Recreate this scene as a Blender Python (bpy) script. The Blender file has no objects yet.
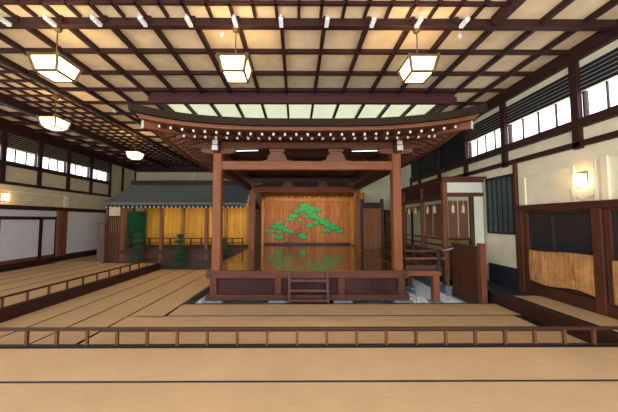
import bpy, bmesh, math, random
from mathutils import Vector, Matrix
random.seed(7)
S = bpy.context.scene
COL = S.collection
R = math.radians

# ------------------------------------------------------------------ materials
def new_mat(name):
    m = bpy.data.materials.new(name); m.use_nodes = True
    nt = m.node_tree; b = nt.nodes['Principled BSDF']
    return m, nt, b

def ramp(nt, fac, cols):
    r = nt.nodes.new('ShaderNodeValToRGB')
    el = r.color_ramp.elements
    el[0].position, el[0].color = cols[0][0], (*cols[0][1], 1)
    el[1].position, el[1].color = cols[-1][0], (*cols[-1][1], 1)
    for p, c in cols[1:-1]:
        e = el.new(p); e.color = (*c, 1)
    nt.links.new(fac, r.inputs[0])
    return r.outputs[0]

def math_node(nt, op, a, b=None):
    n = nt.nodes.new('ShaderNodeMath'); n.operation = op
    for i, v in enumerate((a, b)):
        if v is None: continue
        if isinstance(v, (int, float)): n.inputs[i].default_value = v
        else: nt.links.new(v, n.inputs[i])
    return n.outputs[0]

def mix(nt, fac, a, b, mode='MIX'):
    n = nt.nodes.new('ShaderNodeMix'); n.data_type = 'RGBA'; n.blend_type = mode
    for sock, v in ((n.inputs[0], fac), (n.inputs[6], a), (n.inputs[7], b)):
        if isinstance(v, (int, float)): sock.default_value = v
        elif isinstance(v, tuple): sock.default_value = (*v, 1)
        else: nt.links.new(v, sock)
    return n.outputs[2]

def noise(nt, scale3, scale=1.0, detail=4, rough=.6):
    tc = nt.nodes.new('ShaderNodeTexCoord'); mp = nt.nodes.new('ShaderNodeMapping')
    mp.inputs['Scale'].default_value = scale3
    nt.links.new(tc.outputs['Object'], mp.inputs['Vector'])
    n = nt.nodes.new('ShaderNodeTexNoise'); n.inputs['Scale'].default_value = scale
    n.inputs['Detail'].default_value = detail; n.inputs['Roughness'].default_value = rough
    nt.links.new(mp.outputs[0], n.inputs['Vector'])
    return n.outputs['Fac'], tc

def bump(nt, b, h, strength=.2, dist=.01):
    n = nt.nodes.new('ShaderNodeBump'); n.inputs['Strength'].default_value = strength
    n.inputs['Distance'].default_value = dist
    nt.links.new(h, n.inputs['Height']); nt.links.new(n.outputs[0], b.inputs['Normal'])

def sc(c, k): return tuple(min(1, x * k) for x in c)

_w = {}
def wood(c, axis='x', rough=.5, spec=.18, plank=None, pw=.2, var=.35, key=None):
    """grain along axis; plank = axis across which boards of width pw repeat"""
    k = (c, axis, rough, plank, pw, var)
    if k in _w: return _w[k]
    m, nt, b = new_mat('wood_%d' % len(_w))
    s = {'x': (1.2, 26, 26), 'y': (26, 1.2, 26), 'z': (26, 26, 1.2)}[axis]
    f, tc = noise(nt, s, 1.0, 5, .65)
    col = ramp(nt, f, [(.25, sc(c, 1 - var)), (.5, c), (.75, sc(c, 1 + var))])
    f2, _ = noise(nt, (1, 1, 1), 1.3, 3)
    col = mix(nt, .5, col, ramp(nt, f2, [(.3, (.62, .6, .6)), (.7, (1, 1, 1))]), 'MULTIPLY')
    hgt = f
    if plank:
        sp = nt.nodes.new('ShaderNodeSeparateXYZ'); nt.links.new(tc.outputs['Object'], sp.inputs[0])
        d = math_node(nt, 'DIVIDE', sp.outputs['XYZ'.index(plank.upper())], pw)
        wn = nt.nodes.new('ShaderNodeTexWhiteNoise'); wn.noise_dimensions = '1D'
        nt.links.new(math_node(nt, 'FLOOR', d), wn.inputs['W'])
        col = mix(nt, .8, col, ramp(nt, wn.outputs['Value'], [(0, (.6, .58, .55)), (1, (1, 1, 1))]), 'MULTIPLY')
        fr = math_node(nt, 'FRACT', d)
        gap = math_node(nt, 'LESS_THAN', fr, .012 / pw)
        col = mix(nt, gap, col, sc(c, .18))
    nt.links.new(col, b.inputs['Base Color'])
    b.inputs['Roughness'].default_value = rough
    b.inputs['Specular IOR Level'].default_value = spec
    bump(nt, b, hgt, .12, .004)
    _w[k] = m
    return m

def plain(name, c, rough=.6, metal=0, nscale=0, var=.12, bs=0, emit=None, es=0):
    m, nt, b = new_mat(name)
    b.inputs['Base Color'].default_value = (*c, 1)
    b.inputs['Roughness'].default_value = rough; b.inputs['Metallic'].default_value = metal
    if rough > .84: b.inputs['Specular IOR Level'].default_value = .12
    if nscale:
        f, _ = noise(nt, (1, 1, 1), nscale, 5)
        nt.links.new(ramp(nt, f, [(.3, sc(c, 1 - var)), (.7, sc(c, 1 + var))]), b.inputs['Base Color'])
        if bs: bump(nt, b, f, bs, .01)
    if emit:
        b.inputs['Emission Color'].default_value = (*emit, 1); b.inputs['Emission Strength'].default_value = es
    return m

def tatami_mat_material(axis):
    m, nt, b = new_mat('rush_' + axis)
    c = (.56, .37, .20)
    s = (3, 130, 3) if axis == 'x' else (130, 3, 3)
    f, tc = noise(nt, s, 1, 3)
    col = ramp(nt, f, [(.25, sc(c, .86)), (.75, sc(c, 1.12))])
    f2, _ = noise(nt, (1, 1, 1), .9, 3)
    col = mix(nt, .6, col, ramp(nt, f2, [(.3, (.8, .78, .76)), (.7, (1, 1, 1))]), 'MULTIPLY')
    oi = nt.nodes.new('ShaderNodeObjectInfo')
    col = mix(nt, .5, col, ramp(nt, oi.outputs['Random'], [(0, (.84, .82, .8)), (1, (1, 1, 1))]), 'MULTIPLY')
    nt.links.new(col, b.inputs['Base Color']); b.inputs['Roughness'].default_value = .55
    b.inputs['Specular IOR Level'].default_value = .35
    bump(nt, b, f, .15, .003)
    return m

REDW = (.17, .055, .022)      # red brown cypress of the stage
PILL = (.25, .080, .031)
DARKW = (.045, .017, .014)     # dark joists
BLKW = (.022, .012, .010)
OLDW = (.13, .055, .032)
GOLD = (.66, .36, .04)
PINEW = (.42, .175, .06)

M = {}
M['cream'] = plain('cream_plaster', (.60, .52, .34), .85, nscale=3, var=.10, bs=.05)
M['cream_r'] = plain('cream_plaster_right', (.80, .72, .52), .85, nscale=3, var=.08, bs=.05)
M['panel_c'] = plain('ceiling_board', (.82, .63, .395), .8, nscale=2.2, var=.13)
M['panel_l'] = plain('ceiling_board_pale_green', (.72, .76, .55), .8, nscale=2, var=.06)
def translucent_mat(name, c):
    m, nt, b = new_mat(name)
    b.inputs['Base Color'].default_value = (*c, 1); b.inputs['Roughness'].default_value = .7
    tl = nt.nodes.new('ShaderNodeBsdfTranslucent'); tl.inputs[0].default_value = (*c, 1)
    f, _ = noise(nt, (1, 1, 1), 2, 4)
    nt.links.new(ramp(nt, f, [(.3, sc(c, .9)), (.7, c)]), tl.inputs[0])
    ms = nt.nodes.new('ShaderNodeMixShader'); ms.inputs[0].default_value = .45
    nt.links.new(tl.outputs[0], ms.inputs[1]); nt.links.new(b.outputs[0], ms.inputs[2])
    nt.links.new(ms.outputs[0], nt.nodes['Material Output'].inputs[0])
    return m
M['panel_l'] = translucent_mat('skylight_panel_pale', (.76, .76, .63))
M['white_cap'] = plain('white_paint', (.62, .60, .54), .6, nscale=9, var=.08)
M['paper'] = plain('sliding_panel_paper', (.56, .57, .62), .8, nscale=4, var=.06)
M['paper_w'] = plain('white_board', (.68, .67, .63), .8, nscale=4, var=.05)
M['bark'] = plain('bark_thatch', (.026, .017, .011), .95, nscale=38, var=.7, bs=.9)
M['bridge_bark'] = plain('grey_bark_roof', (.12, .135, .14), .95, nscale=30, var=.35, bs=.6)
M['stone'] = plain('grey_stone', (.20, .24, .28), .85, nscale=12, var=.3, bs=.4)
M['gravel_bed'] = plain('gravel_bed', (.55, .60, .68), .95, nscale=40, var=.4, bs=.6)
M['pebble'] = plain('pebble', (.84, .92, 1.0), .9, nscale=15, var=.3)
M['bronze'] = plain('bronze_frame', (.13, .085, .03), .5, .4, nscale=12, var=.25)
M['black'] = plain('black_metal', (.012, .012, .014), .45)
M['tile_dark'] = plain('dark_floor', (.02, .024, .03), .3, nscale=5, var=.4)
M['border'] = plain('black_cloth_border', (.010, .012, .016), .8)
M['mat_x'] = tatami_mat_material('x'); M['mat_y'] = tatami_mat_material('y')
M['lamp'] = plain('paper_lantern_glow', (.9, .85, .72), .6, emit=(1, .74, .40), es=4.5)
M['sconce'] = plain('sconce_glow', (.9, .85, .72), .6, emit=(1, .62, .30), es=10)
M['tube'] = plain('fluorescent_tube', (.9, .9, .9), .5, emit=(1, .95, .9), es=1.2)
M['warm'] = plain('added_warm_tube', (.9, .8, .6), .5, emit=(1, .66, .25), es=14)  # glow of the hidden lamp added in the bridgeway eave
M['rear_fill'] = plain('added_rear_tube', (.9, .8, .6), .5, emit=(1, .66, .28), es=38)  # stronger glow, added out of sight to brighten the pine wall
M['curtain'] = plain('green_curtain_cloth', (.010, .065, .045), .85, nscale=6, var=.3)
M['pine_green'] = plain('painted_pine_green', (.015, .36, .10), .6, nscale=22, var=.55)
M['pine_trunk'] = plain('painted_pine_trunk', (.11, .07, .04), .7, nscale=20, var=.5)
M['bamboo_green'] = plain('painted_bamboo_green', (.13, .33, .04), .6, nscale=6, var=.3)
M['needle'] = plain('pine_needles', (.030, .085, .028), .7, nscale=14, var=.5)
M['plasticw'] = plain('white_plastic', (.8, .8, .78), .5)
M['tassel'] = plain('pale_tassel', (.62, .50, .30), .8, nscale=20, var=.2)
M['tape'] = plain('pale_tape', (.36, .34, .24), .85, nscale=20, var=.2)

def glass_mat(name, tint, opacity, rough=.08):
    m, nt, b = new_mat(name)
    b.inputs['Base Color'].default_value = (*tint, 1); b.inputs['Roughness'].default_value = rough
    tr = nt.nodes.new('ShaderNodeBsdfTransparent'); ms = nt.nodes.new('ShaderNodeMixShader')
    ms.inputs[0].default_value = opacity
    nt.links.new(tr.outputs[0], ms.inputs[1]); nt.links.new(b.outputs[0], ms.inputs[2])
    nt.links.new(ms.outputs[0], nt.nodes['Material Output'].inputs[0])
    return m
M['pane'] = glass_mat('window_glass', (.85, .9, .95), .12)
M['dark_glass'] = plain('dark_window_glass', (.018, .022, .028), .15)
M['grey_glass'] = plain('frosted_dark_glass', (.055, .075, .078), .3, nscale=3, var=.3)

def reed_material():
    m, nt, b = new_mat('split_bamboo_reed')
    c = (.58, .285, .095)
    f, _ = noise(nt, (30, 30, 1.6), 1, 4)
    f2, _ = noise(nt, (5, 5, 9), 1, 3)
    col = ramp(nt, f, [(.3, sc(c, .45)), (.5, c), (.72, sc(c, 1.35))])
    col = mix(nt, .6, col, ramp(nt, f2, [(.35, (.6, .52, .45)), (.65, (1, 1, 1))]), 'MULTIPLY')
    nt.links.new(col, b.inputs['Base Color']); b.inputs['Roughness'].default_value = .7
    bump(nt, b, f, .5, .01)
    return m
M['reed'] = reed_material()
def blind_material():
    m, nt, b = new_mat('brown_reed_blind')
    c = (.135, .052, .026)
    f, _ = noise(nt, (2, 2, 90), 1, 3)
    nt.links.new(ramp(nt, f, [(.3, sc(c, .6)), (.7, sc(c, 1.3))]), b.inputs['Base Color'])
    b.inputs['Roughness'].default_value = .75
    bump(nt, b, f, .4, .006)
    return m
M['blind'] = blind_material()

def stage_floor_material():
    m, nt, b = new_mat('polished_stage_boards')
    c = (.060, .028, .014)
    f, tc = noise(nt, (26, 1.0, 26), 1, 5)
    col = ramp(nt, f, [(.25, sc(c, .6)), (.75, sc(c, 1.4))])
    sp = nt.nodes.new('ShaderNodeSeparateXYZ'); nt.links.new(tc.outputs['Object'], sp.inputs[0])
    d = math_node(nt, 'DIVIDE', sp.outputs[0], .32)
    wn = nt.nodes.new('ShaderNodeTexWhiteNoise'); wn.noise_dimensions = '1D'
    nt.links.new(math_node(nt, 'FLOOR', d), wn.inputs['W'])
    col = mix(nt, .7, col, ramp(nt, wn.outputs['Value'], [(0, (.6, .6, .6)), (1, (1, 1, 1))]), 'MULTIPLY')
    nt.links.new(col, b.inputs['Base Color'])
    b.inputs['Roughness'].default_value = .13
    b.inputs['Specular IOR Level'].default_value = .8
    b.inputs['Coat Weight'].default_value = .5; b.inputs['Coat Roughness'].default_value = .12
    f2, _ = noise(nt, (3, .6, 1), 1, 2)
    bump(nt, b, f2, .03, .02)
    return m
M['stage_boards'] = stage_floor_material()

# ------------------------------------------------------------------ mesh building
class MB:
    def __init__(s): s.v = []; s.f = []; s.smooth = False
    def add(s, vs, fs):
        o = len(s.v); s.v += [tuple(v) for v in vs]; s.f += [tuple(i + o for i in f) for f in fs]; return s
    def box(s, x0, x1, y0, y1, z0, z1):
        x0, x1 = min(x0, x1), max(x0, x1); y0, y1 = min(y0, y1), max(y0, y1); z0, z1 = min(z0, z1), max(z0, z1)
        return s.add([(x0, y0, z0), (x1, y0, z0), (x1, y1, z0), (x0, y1, z0), (x0, y0, z1), (x1, y0, z1), (x1, y1, z1), (x0, y1, z1)],
                     [(0, 3, 2, 1), (4, 5, 6, 7), (0, 1, 5, 4), (1, 2, 6, 5), (2, 3, 7, 6), (3, 0, 4, 7)])
    def bar(s, p, q, w, h, up=(0, 0, 1), w2=None, h2=None):
        p, q = Vector(p), Vector(q); d = (q - p).normalized()
        u = Vector(up)
        if abs(d.dot(u)) > .98: u = Vector((0, 1, 0))
        a = d.cross(u).normalized(); b_ = a.cross(d).normalized()
        w2 = w if w2 is None else w2; h2 = h if h2 is None else h2
        vs = [p + a * sx * w / 2 + b_ * sz * h / 2 for sx, sz in ((-1, -1), (1, -1), (1, 1), (-1, 1))]
        vs += [q + a * sx * w2 / 2 + b_ * sz * h2 / 2 for sx, sz in ((-1, -1), (1, -1), (1, 1), (-1, 1))]
        return s.add(vs, [(0, 3, 2, 1), (4, 5, 6, 7), (0, 1, 5, 4), (1, 2, 6, 5), (2, 3, 7, 6), (3, 0, 4, 7)])
    def tube(s, pts, r, n=8):
        pts = [Vector(p) for p in pts]; rs = r if isinstance(r, (list, tuple)) else [r] * len(pts)
        o = len(s.v)
        for i, p in enumerate(pts):
            d = (pts[min(i + 1, len(pts) - 1)] - pts[max(i - 1, 0)]).normalized()
            u = Vector((0, 0, 1)) if abs(d.z) < .9 else Vector((0, 1, 0))
            a = d.cross(u).normalized(); b_ = a.cross(d)
            for k in range(n):
                t = 2 * math.pi * k / n
                s.v.append(tuple(p + a * math.cos(t) * rs[i] + b_ * math.sin(t) * rs[i]))
        for i in range(len(pts) - 1):
            for k in range(n):
                s.f.append((o + i * n + k, o + i * n + (k + 1) % n, o + (i + 1) * n + (k + 1) % n, o + (i + 1) * n + k))
        s.f.append(tuple(o + k for k in range(n - 1, -1, -1)))
        s.f.append(tuple(o + (len(pts) - 1) * n + k for k in range(n)))
        return s
    def prism(s, poly, plane, d0, d1):
        """poly = outline in the plane ('xz','yz','xy'), extruded along the third axis d0..d1"""
        def P(a, b, d):
            return {'xz': (a, d, b), 'yz': (d, a, b), 'xy': (a, b, d)}[plane]
        n = len(poly)
        vs = [P(a, b, d0) for a, b in poly] + [P(a, b, d1) for a, b in poly]
        fs = [tuple(range(n)), tuple(range(2 * n - 1, n - 1, -1))]
        fs += [(i, i + n, (i + 1) % n + n, (i + 1) % n) for i in range(n)]
        return s.add(vs, fs)
    def grid(s, nu, nv, fn, thick=None):
        """fn(u,v)->(x,y,z); thick = vector for the underside"""
        vs = [Vector(fn(i / nu, j / nv)) for j in range(nv + 1) for i in range(nu + 1)]
        W = nu + 1
        fs = [(j * W + i, j * W + i + 1, (j + 1) * W + i + 1, (j + 1) * W + i) for j in range(nv) for i in range(nu)]
        if thick is not None:
            n = len(vs); t = Vector(thick)
            vs += [v + t for v in vs]
            fs += [tuple(n + i for i in reversed(f)) for f in fs[:]]
            per = [i for i in range(W)] + [j * W + nu for j in range(1, nv + 1)] + [nv * W + i for i in range(nu - 1, -1, -1)] + [j * W for j in range(nv - 1, 0, -1)]
            for a, b_ in zip(per, per[1:] + per[:1]): fs.append((b_, a, a + n, b_ + n))
        return s.add(vs, fs)
    def build(s, name, mat, parent=None, bev=0, smooth=False):
        me = bpy.data.meshes.new(name)
        off = Vector((0, 0, 0))
        if parent is not None: off = parent_origin(parent)
        elif s.v:
            xs, ys, zs = zip(*s.v)
            off = Vector(((min(xs) + max(xs)) / 2, (min(ys) + max(ys)) / 2, min(zs)))
        me.from_pydata([tuple(Vector(v) - off) for v in s.v], [], s.f)
        bm = bmesh.new(); bm.from_mesh(me); bmesh.ops.recalc_face_normals(bm, faces=bm.faces); bm.to_mesh(me); bm.free()
        me.materials.append(mat)
        if smooth:
            for p in me.polygons: p.use_smooth = True
        o = bpy.data.objects.new(name, me); COL.objects.link(o)
        if parent is not None: o.parent = parent
        else: o.location = off
        if bev:
            b = o.modifiers.new('bevel', 'BEVEL'); b.width = bev; b.segments = 2; b.limit_method = 'ANGLE'
        return o

def parent_origin(p):
    v = Vector((0, 0, 0))
    while p is not None: v += Vector(p.location); p = p.parent
    return v

def tag(o, label, cat, group=None, kind=None):
    o['label'] = label; o['category'] = cat
    if group: o['group'] = group
    if kind: o['kind'] = kind
    return o
def thing(name, label, cat, loc, group=None):
    o = bpy.data.objects.new(name, None); o.empty_display_size = .2; COL.objects.link(o); o.location = loc
    return tag(o, label, cat, group)
def struct(name, mb, mat, label, cat, bev=0):
    return tag(mb.build(name, mat, None, bev), label, cat, None, 'structure')
def box(*a): return MB().box(*a)
def copy_tree(o, parent=None):
    c = o.copy(); COL.objects.link(c)
    if parent is not None: c.parent = parent
    for ch in list(o.children): copy_tree(ch, c)
    return c
ORD = ['first', 'second', 'third', 'fourth', 'fifth', 'sixth', 'seventh', 'eighth', 'ninth', 'tenth', 'eleventh', 'twelfth']

# ------------------------------------------------------------------ main dimensions (metres)
XL, XR = -12.6, 7.0            # side walls
YB, YF = 20.3, -.9            # back wall / open front behind the viewer
ZC = 6.74                      # ceiling boards
ZG = -.2                       # gravel court
ZS = .86                       # stage floor
SX0, SX1, SY0, SY1 = -2.53, 3.25, 8.42, 14.2     # stage pillars
SC = (SX0 + SX1) / 2

# ------------------------------------------------------------------ setting
struct('floor', box(XL, XR, YF, YB, -.45, -.26), M['tile_dark'], 'dark ground slab under the seating and the gravel court', 'floor')

# ceiling ---------------------------------------------------------------------
SK = (-4.8, 5.25, 8.5, 16.3)          # daylit translucent panels over the stage roof
ceil = struct('ceiling', MB().box(XL - .2, XR + .2, YF, SK[2], ZC, ZC + .1).box(XL - .2, XR + .2, SK[3], YB, ZC, ZC + .1)
              .box(XL - .2, SK[0], SK[2], SK[3], ZC, ZC + .1).box(SK[1], XR + .2, SK[2], SK[3], ZC, ZC + .1), M['panel_c'], 'cream boarded coffered ceiling crossed by dark brown joists', 'ceiling')
jx, jy = wood(DARKW, 'x', .5), wood(DARKW, 'y', .5)
YJ = [5.37 + .965 * k for k in range(-8, 16)]
XJ = [-.31 + .927 * k for k in range(-13, 9)]
XA, XB = XJ[5], 4.2     # coarse zone left edge ; fine zone right edge at the front
XA = -7.72
XM = -10.0
joint = ZC - .10
for y in YJ:
    if y <= 5.45:
        if abs(y - 5.37) < .01: continue
        box(XB, XR, y - .04, y + .04, joint, ZC).build('ceiling_joist', jx, ceil)
    else:
        if SK[2] - .1 < y < SK[3] and abs(y - 12.2) > .5:
            for x0, x1 in ((XA, SK[0]), (SK[1], XR)): box(x0, x1, y - .04, y + .04, joint, ZC).build('ceiling_joist', jx, ceil)
        else: box(XA, XR, y - .04, y + .04, joint, ZC).build('ceiling_joist', jx, ceil)
    box(XL, XM, y - .04, y + .04, joint - .06, ZC).build('ceiling_joist', jx, ceil)
for x in XJ:
    if x > XA + .1: box(x - .04, x + .04, 5.25 if x < XB else YF, YB, joint - .03, ZC).build('ceiling_joist', jy, ceil)
    elif x < XM: box(x - .04, x + .04, YF, YB, joint - .06, ZC).build('ceiling_joist', jy, ceil)
box(XL, XR, 5.30, 5.44, joint - .07, ZC).build('ceiling_beam', jx, ceil, .01)
box(XA - .08, XA + .06, YF, YB, joint - .06, ZC).build('ceiling_beam', jy, ceil)
box(XM - .08, XM + .08, YF, YB, joint - .22, ZC).build('ceiling_beam', jy, ceil)
box(XB - .08, XB + .08, YF, 5.25, joint - .06, ZC).build('ceiling_beam', jy, ceil)
m = MB(); x = XM + .46                       # the close lattice at the left and over the viewer
while x < XA - .2: m.box(x - .03, x + .03, YF, YB, joint + .03, ZC); x += .4575
x = XA + .4575
while x < XB - .2: m.box(x - .03, x + .03, YF, 5.25, joint + .03, ZC); x += .4575
y = 5.37 - .4825 * 12
while y < YB:
    m.box(XM, XA if y > 5.2 else XB, y - .03, y + .03, joint + .03, ZC); y += .4825
m.build('ceiling_lattice', jy, ceil)
# pale translucent panels inside the dropped frame over the stage
ys_ = [SK[2] + (SK[3] - SK[2]) * k / 9 for k in range(10)]
xs_ = [SK[0]] + [x for x in XJ if SK[0] + .3 < x < SK[1] - .3] + [SK[1]]
for x0, x1 in zip(xs_, xs_[1:]):
    for y0, y1 in zip(ys_, ys_[1:]): box(x0, x1, y0, y1, ZC, ZC + .01).build('skylight_panel', M['panel_l'], ceil)
box(-4.86, 5.31, 8.34, 8.5, 6.30, 6.52).build('frame_beam', wood((.075, .026, .024), 'x', .5), ceil, .02)
box(-4.80, 5.25, 8.38, 8.5, 6.52, ZC).build('frame_beam', wood((.060, .022, .020), 'x', .5), ceil, .01)
for x in (-4.83, 5.28): box(x - .05, x + .05, 8.5, 17.5, 6.42, ZC).build('frame_beam', jy, ceil)

# left wall -----------------------------------------------------------------
WZ = wood(DARKW, 'z', .5); WY = wood(DARKW, 'y', .5); WX = wood(DARKW, 'x', .5)
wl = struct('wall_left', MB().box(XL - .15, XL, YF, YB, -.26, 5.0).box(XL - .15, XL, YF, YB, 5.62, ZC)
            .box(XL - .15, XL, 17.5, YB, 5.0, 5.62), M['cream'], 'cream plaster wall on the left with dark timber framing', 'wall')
lp = [-1.5, .5, 2.5, 4.4, 6.2, 7.9, 9.5, 11.1, 12.7, 14.3, 15.9, 17.5]
for i, y in enumerate(lp):
    box(XL - .02, XL + .08, y - .09, y + .09, 4.05, 6.4).build('wall_post', WZ, wl, .008)
box(XL - .02, XL + .1, YF, 17.6, 4.82, 5.0).build('wall_rail', WY, wl, .008)
box(XL - .02, XL + .1, YF, 17.6, 4.0, 4.13).build('wall_rail', WY, wl, .008)
box(XL - .02, XL + .12, YF, YB, 6.28, ZC).build('wall_plate', WY, wl, .01)
box(XL - .02, XL + .08, 18.7, 18.86, 2.5, 6.3).build('wall_post', WZ, wl)
box(XL - .02, XL + .08, YB - .1, YB, 2.5, 6.3).build('wall_post', WZ, wl)
box(XL - .02, XL + .03, 14.15, 14.4, 3.15, 3.75).build('wall_pilaster', M['cream_r'], wl, .01)
box(XL - .02, XL + .012, YF, 14.2, 3.72, 3.75).build('wall_moulding', M['cream_r'], wl)
n = 0
for i in range(len(lp) - 1):
    a, b_ = lp[i] + .09, lp[i + 1] - .09
    if b_ < 8: continue
    n += 1
    w = struct('window_%d' % n, MB().box(XL - .14, XL - .02, a, b_, 5.62, 5.68).box(XL - .14, XL - .02, a, b_, 5.0, 5.05)
               .box(XL - .14, XL - .02, a, a + .04, 5.05, 5.62).box(XL - .14, XL - .02, b_ - .04, b_, 5.05, 5.62), WZ,
               '%s three-pane clerestory window from the near end of the left wall' % ORD[n - 1], 'window')
    for q in (1, 2):
        yy = a + (b_ - a) * q / 3
        box(XL - .1, XL - .05, yy - .015, yy + .015, 5.05, 5.62).build('glazing_bar', WZ, w)
    box(XL - .085, XL - .075, a + .04, b_ - .04, 5.05, 5.62).build('pane', M['pane'], w)
    m = MB()
    for k in range(7):
        z = 5.66 + k * .095
        m.bar((XL + .01, a, z + .04), (XL + .01, b_, z + .04), .012, .08, up=(.5, 0, 1))
    m.build('slatted_blind', wood(BLKW, 'y', .5), w)

# panels along the lower left wall
wl2 = wood(OLDW, 'y', .5); wl2z = wood((.21, .085, .045), 'z', .5)
box(XL - .02, XL + .12, YF, 17.2, 2.92, 3.12).build('lintel', WY, wl, .01)
box(XL - .02, XL + .08, YF, 13.9, 2.52, 2.62).build('lintel', WY, wl, .008)
box(XL - .02, XL + .12, YF, 17.2, .25, .55).build('sill', WY, wl, .01)
box(XL, XL + .03, YF, 13.9, 2.62, 2.92).build('transom_panel', M['paper'], wl)
for y0, y1 in ((13.72, 14.3),):
    box(XL - .02, XL + .14, y0, y0 + .25, .55, 2.95).build('wall_post', wl2z, wl, .012)
    box(XL - .02, XL + .12, y0 + .3, y1, .55, 2.95).build('wall_post', wl2z, wl, .012)
for i, (y0, y1, lab) in enumerate(((9.4, 11.0, 'grey white sliding panel at the near end of the left wall'),
                                  (11.05, 12.85, 'grey white paper sliding panel with brown kickboard below the left wall lamp'),
                                  (12.9, 13.68, 'narrow bluish sliding panel beside the brown double post on the left'))):
    t = thing('sliding_panel', lab, 'sliding panel', (XL + .06, (y0 + y1) / 2, .55))
    box(XL + .035, XL + .06, y0 + .05, y1 - .05, .70, 2.5).build('panel_paper', M['paper'], t)
    box(XL + .03, XL + .075, y0 + .05, y1 - .05, .55, .70).build('kickboard', wl2, t)
    f = MB()
    for yy in (y0, y1 - .06): f.box(XL + .03, XL + .08, yy, yy + .06, .55, 2.52)
    f.box(XL + .03, XL + .08, y0 + .06, y1 - .06, 2.47, 2.52)
    f.build('panel_frame', WZ, t)
t = thing('white_wall_board', 'wide white board panel right of the brown double post on the left wall', 'wall panel', (XL + .06, 16, .55))
box(XL + .03, XL + .07, 14.32, 17.1, .62, 2.9).build('panel_face', M['paper_w'], t)
box(XL + .03, XL + .09, 14.32, 17.1, .55, .62).build('panel_rail', WY, t)

# right wall -----------------------------------------------------------------
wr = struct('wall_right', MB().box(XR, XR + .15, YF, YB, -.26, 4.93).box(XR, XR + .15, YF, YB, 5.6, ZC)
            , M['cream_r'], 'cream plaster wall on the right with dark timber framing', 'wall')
rp = [-1.9, .15, 2.2, 4.2, 6.28, 8.52, 10.5, 12.5, 14.5, 16.5]
for y in rp: box(XR - .1, XR + .02, y - .09, y + .09, 4.2, 6.55).build('wall_post', WZ, wr, .008)
box(XR - .12, XR + .02, YF, YB, 4.7, 4.92).build('wall_rail', WY, wr, .008)
box(XR - .1, XR + .02, YF, YB, 4.24, 4.38).build('wall_rail', WY, wr, .008)
box(XR - .14, XR + .02, YF, YB, 6.38, ZC).build('wall_plate', WY, wr, .01)
n0 = n
for i in range(len(rp) - 1):
    a, b_ = rp[i] + .09, rp[i + 1] - .09
    if b_ < 2 : pass
    n += 1
    w = struct('window_%d' % n, MB().box(XR + .02, XR + .14, a, b_, 5.6, 5.66).box(XR + .02, XR + .14, a, b_, 4.92, 4.97)
               .box(XR + .02, XR + .14, a, a + .04, 4.97, 5.6).box(XR + .02, XR + .14, b_ - .04, b_, 4.97, 5.6), WZ,
               '%s four-pane clerestory window from the near end of the right wall' % ORD[n - n0 - 1], 'window')
    for q in (1, 2, 3):
        yy = a + (b_ - a) * q / 4
        box(XR + .05, XR + .1, yy - .012, yy + .012, 4.97, 5.6).build('glazing_bar', WZ, w)
    box(XR + .075, XR + .085, a + .04, b_ - .04, 4.97, 5.6).build('pane', M['pane'], w)
    m = MB()
    for k in (range(-7, 6) if a > 10.4 else range(6)):
        z = 5.6 + k * .1
        m.bar((XR - .012, a, z + .05), (XR - .012, b_, z + .05), .012, .085 if a < 10.4 else .125, up=(-.5, 0, 1))
    m.build('slatted_blind', wood((.018, .022, .032), 'y', .4), w)
# lower right wall framing
WRY = wood((.075, .027, .016), 'y', .45); WRZ = wood((.10, .036, .020), 'z', .45)
box(XR - .14, XR + .02, YF, 8.08, 2.72, 2.9).build('lintel', WRY, wr, .01)
box(XR - .1, XR + .02, YF, 8.08, 2.66, 2.72).build('lintel', WRY, wr)
box(XR - .12, XR + .02, YF, 7.98, .25, .62).build('sill', WRY, wr, .01)
for y in (7.99, 5.93, 3.95, 1.95): 
    box(XR - .14, XR + .02, y - .1, y + .1, .25, 2.72).build('wall_post', WRZ, wr, .012)
    if y < 7.9: box(XR - .1, XR + .02, y - .24, y - .12, .6, 2.66).build('wall_post', WRZ, wr, .01)
box(XR - .1, XR + .02, 7.73, 7.87, .6, 2.66).build('wall_post', WRZ, wr, .01)
box(XR - .09, XR + .02, 8.1, 8.2, .92, 4.24).build('wall_post', WRZ, wr, .01)
# plaster mouldings (recessed panel frame, pilaster)
mo = MB().box(XR - .03, XR, 6.46, 7.85, 3.78, 3.82).box(XR - .03, XR, 6.44, 6.48, 2.9, 3.82).box(XR - .05, XR, 7.83, 7.93, 2.9, 3.74)
mo.build('wall_moulding', M['cream_r'], wr)
MB().box(XR - .06, XR, 5.93, 6.0, 2.9, 3.9).box(XR - .07, XR, 5.7, 5.84, 2.9, 3.9).box(XR - .03, XR, YF, 5.7, 3.86, 3.9).build('wall_pilaster', M['cream_r'], wr, .012)
pl = [(6.5, 3.05), (6.44, 3.0), (6.38, 3.02), (6.3, 2.94), (6.2, 2.94), (6.12, 3.02), (6.06, 3.0), (6.0, 3.05), (6.0, 3.3), (6.5, 3.3)]
MB().prism(pl, 'yz', XR - .05, XR).build('bracket_moulding', M['cream_r'], wr, .008)
MB().box(XR - .04, XR - .005, YF, 7.95, .6, 1.62).build('dado_boards', wood((.07, .03, .02), 'z', .5, plank='y', pw=.25), wr)
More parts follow.
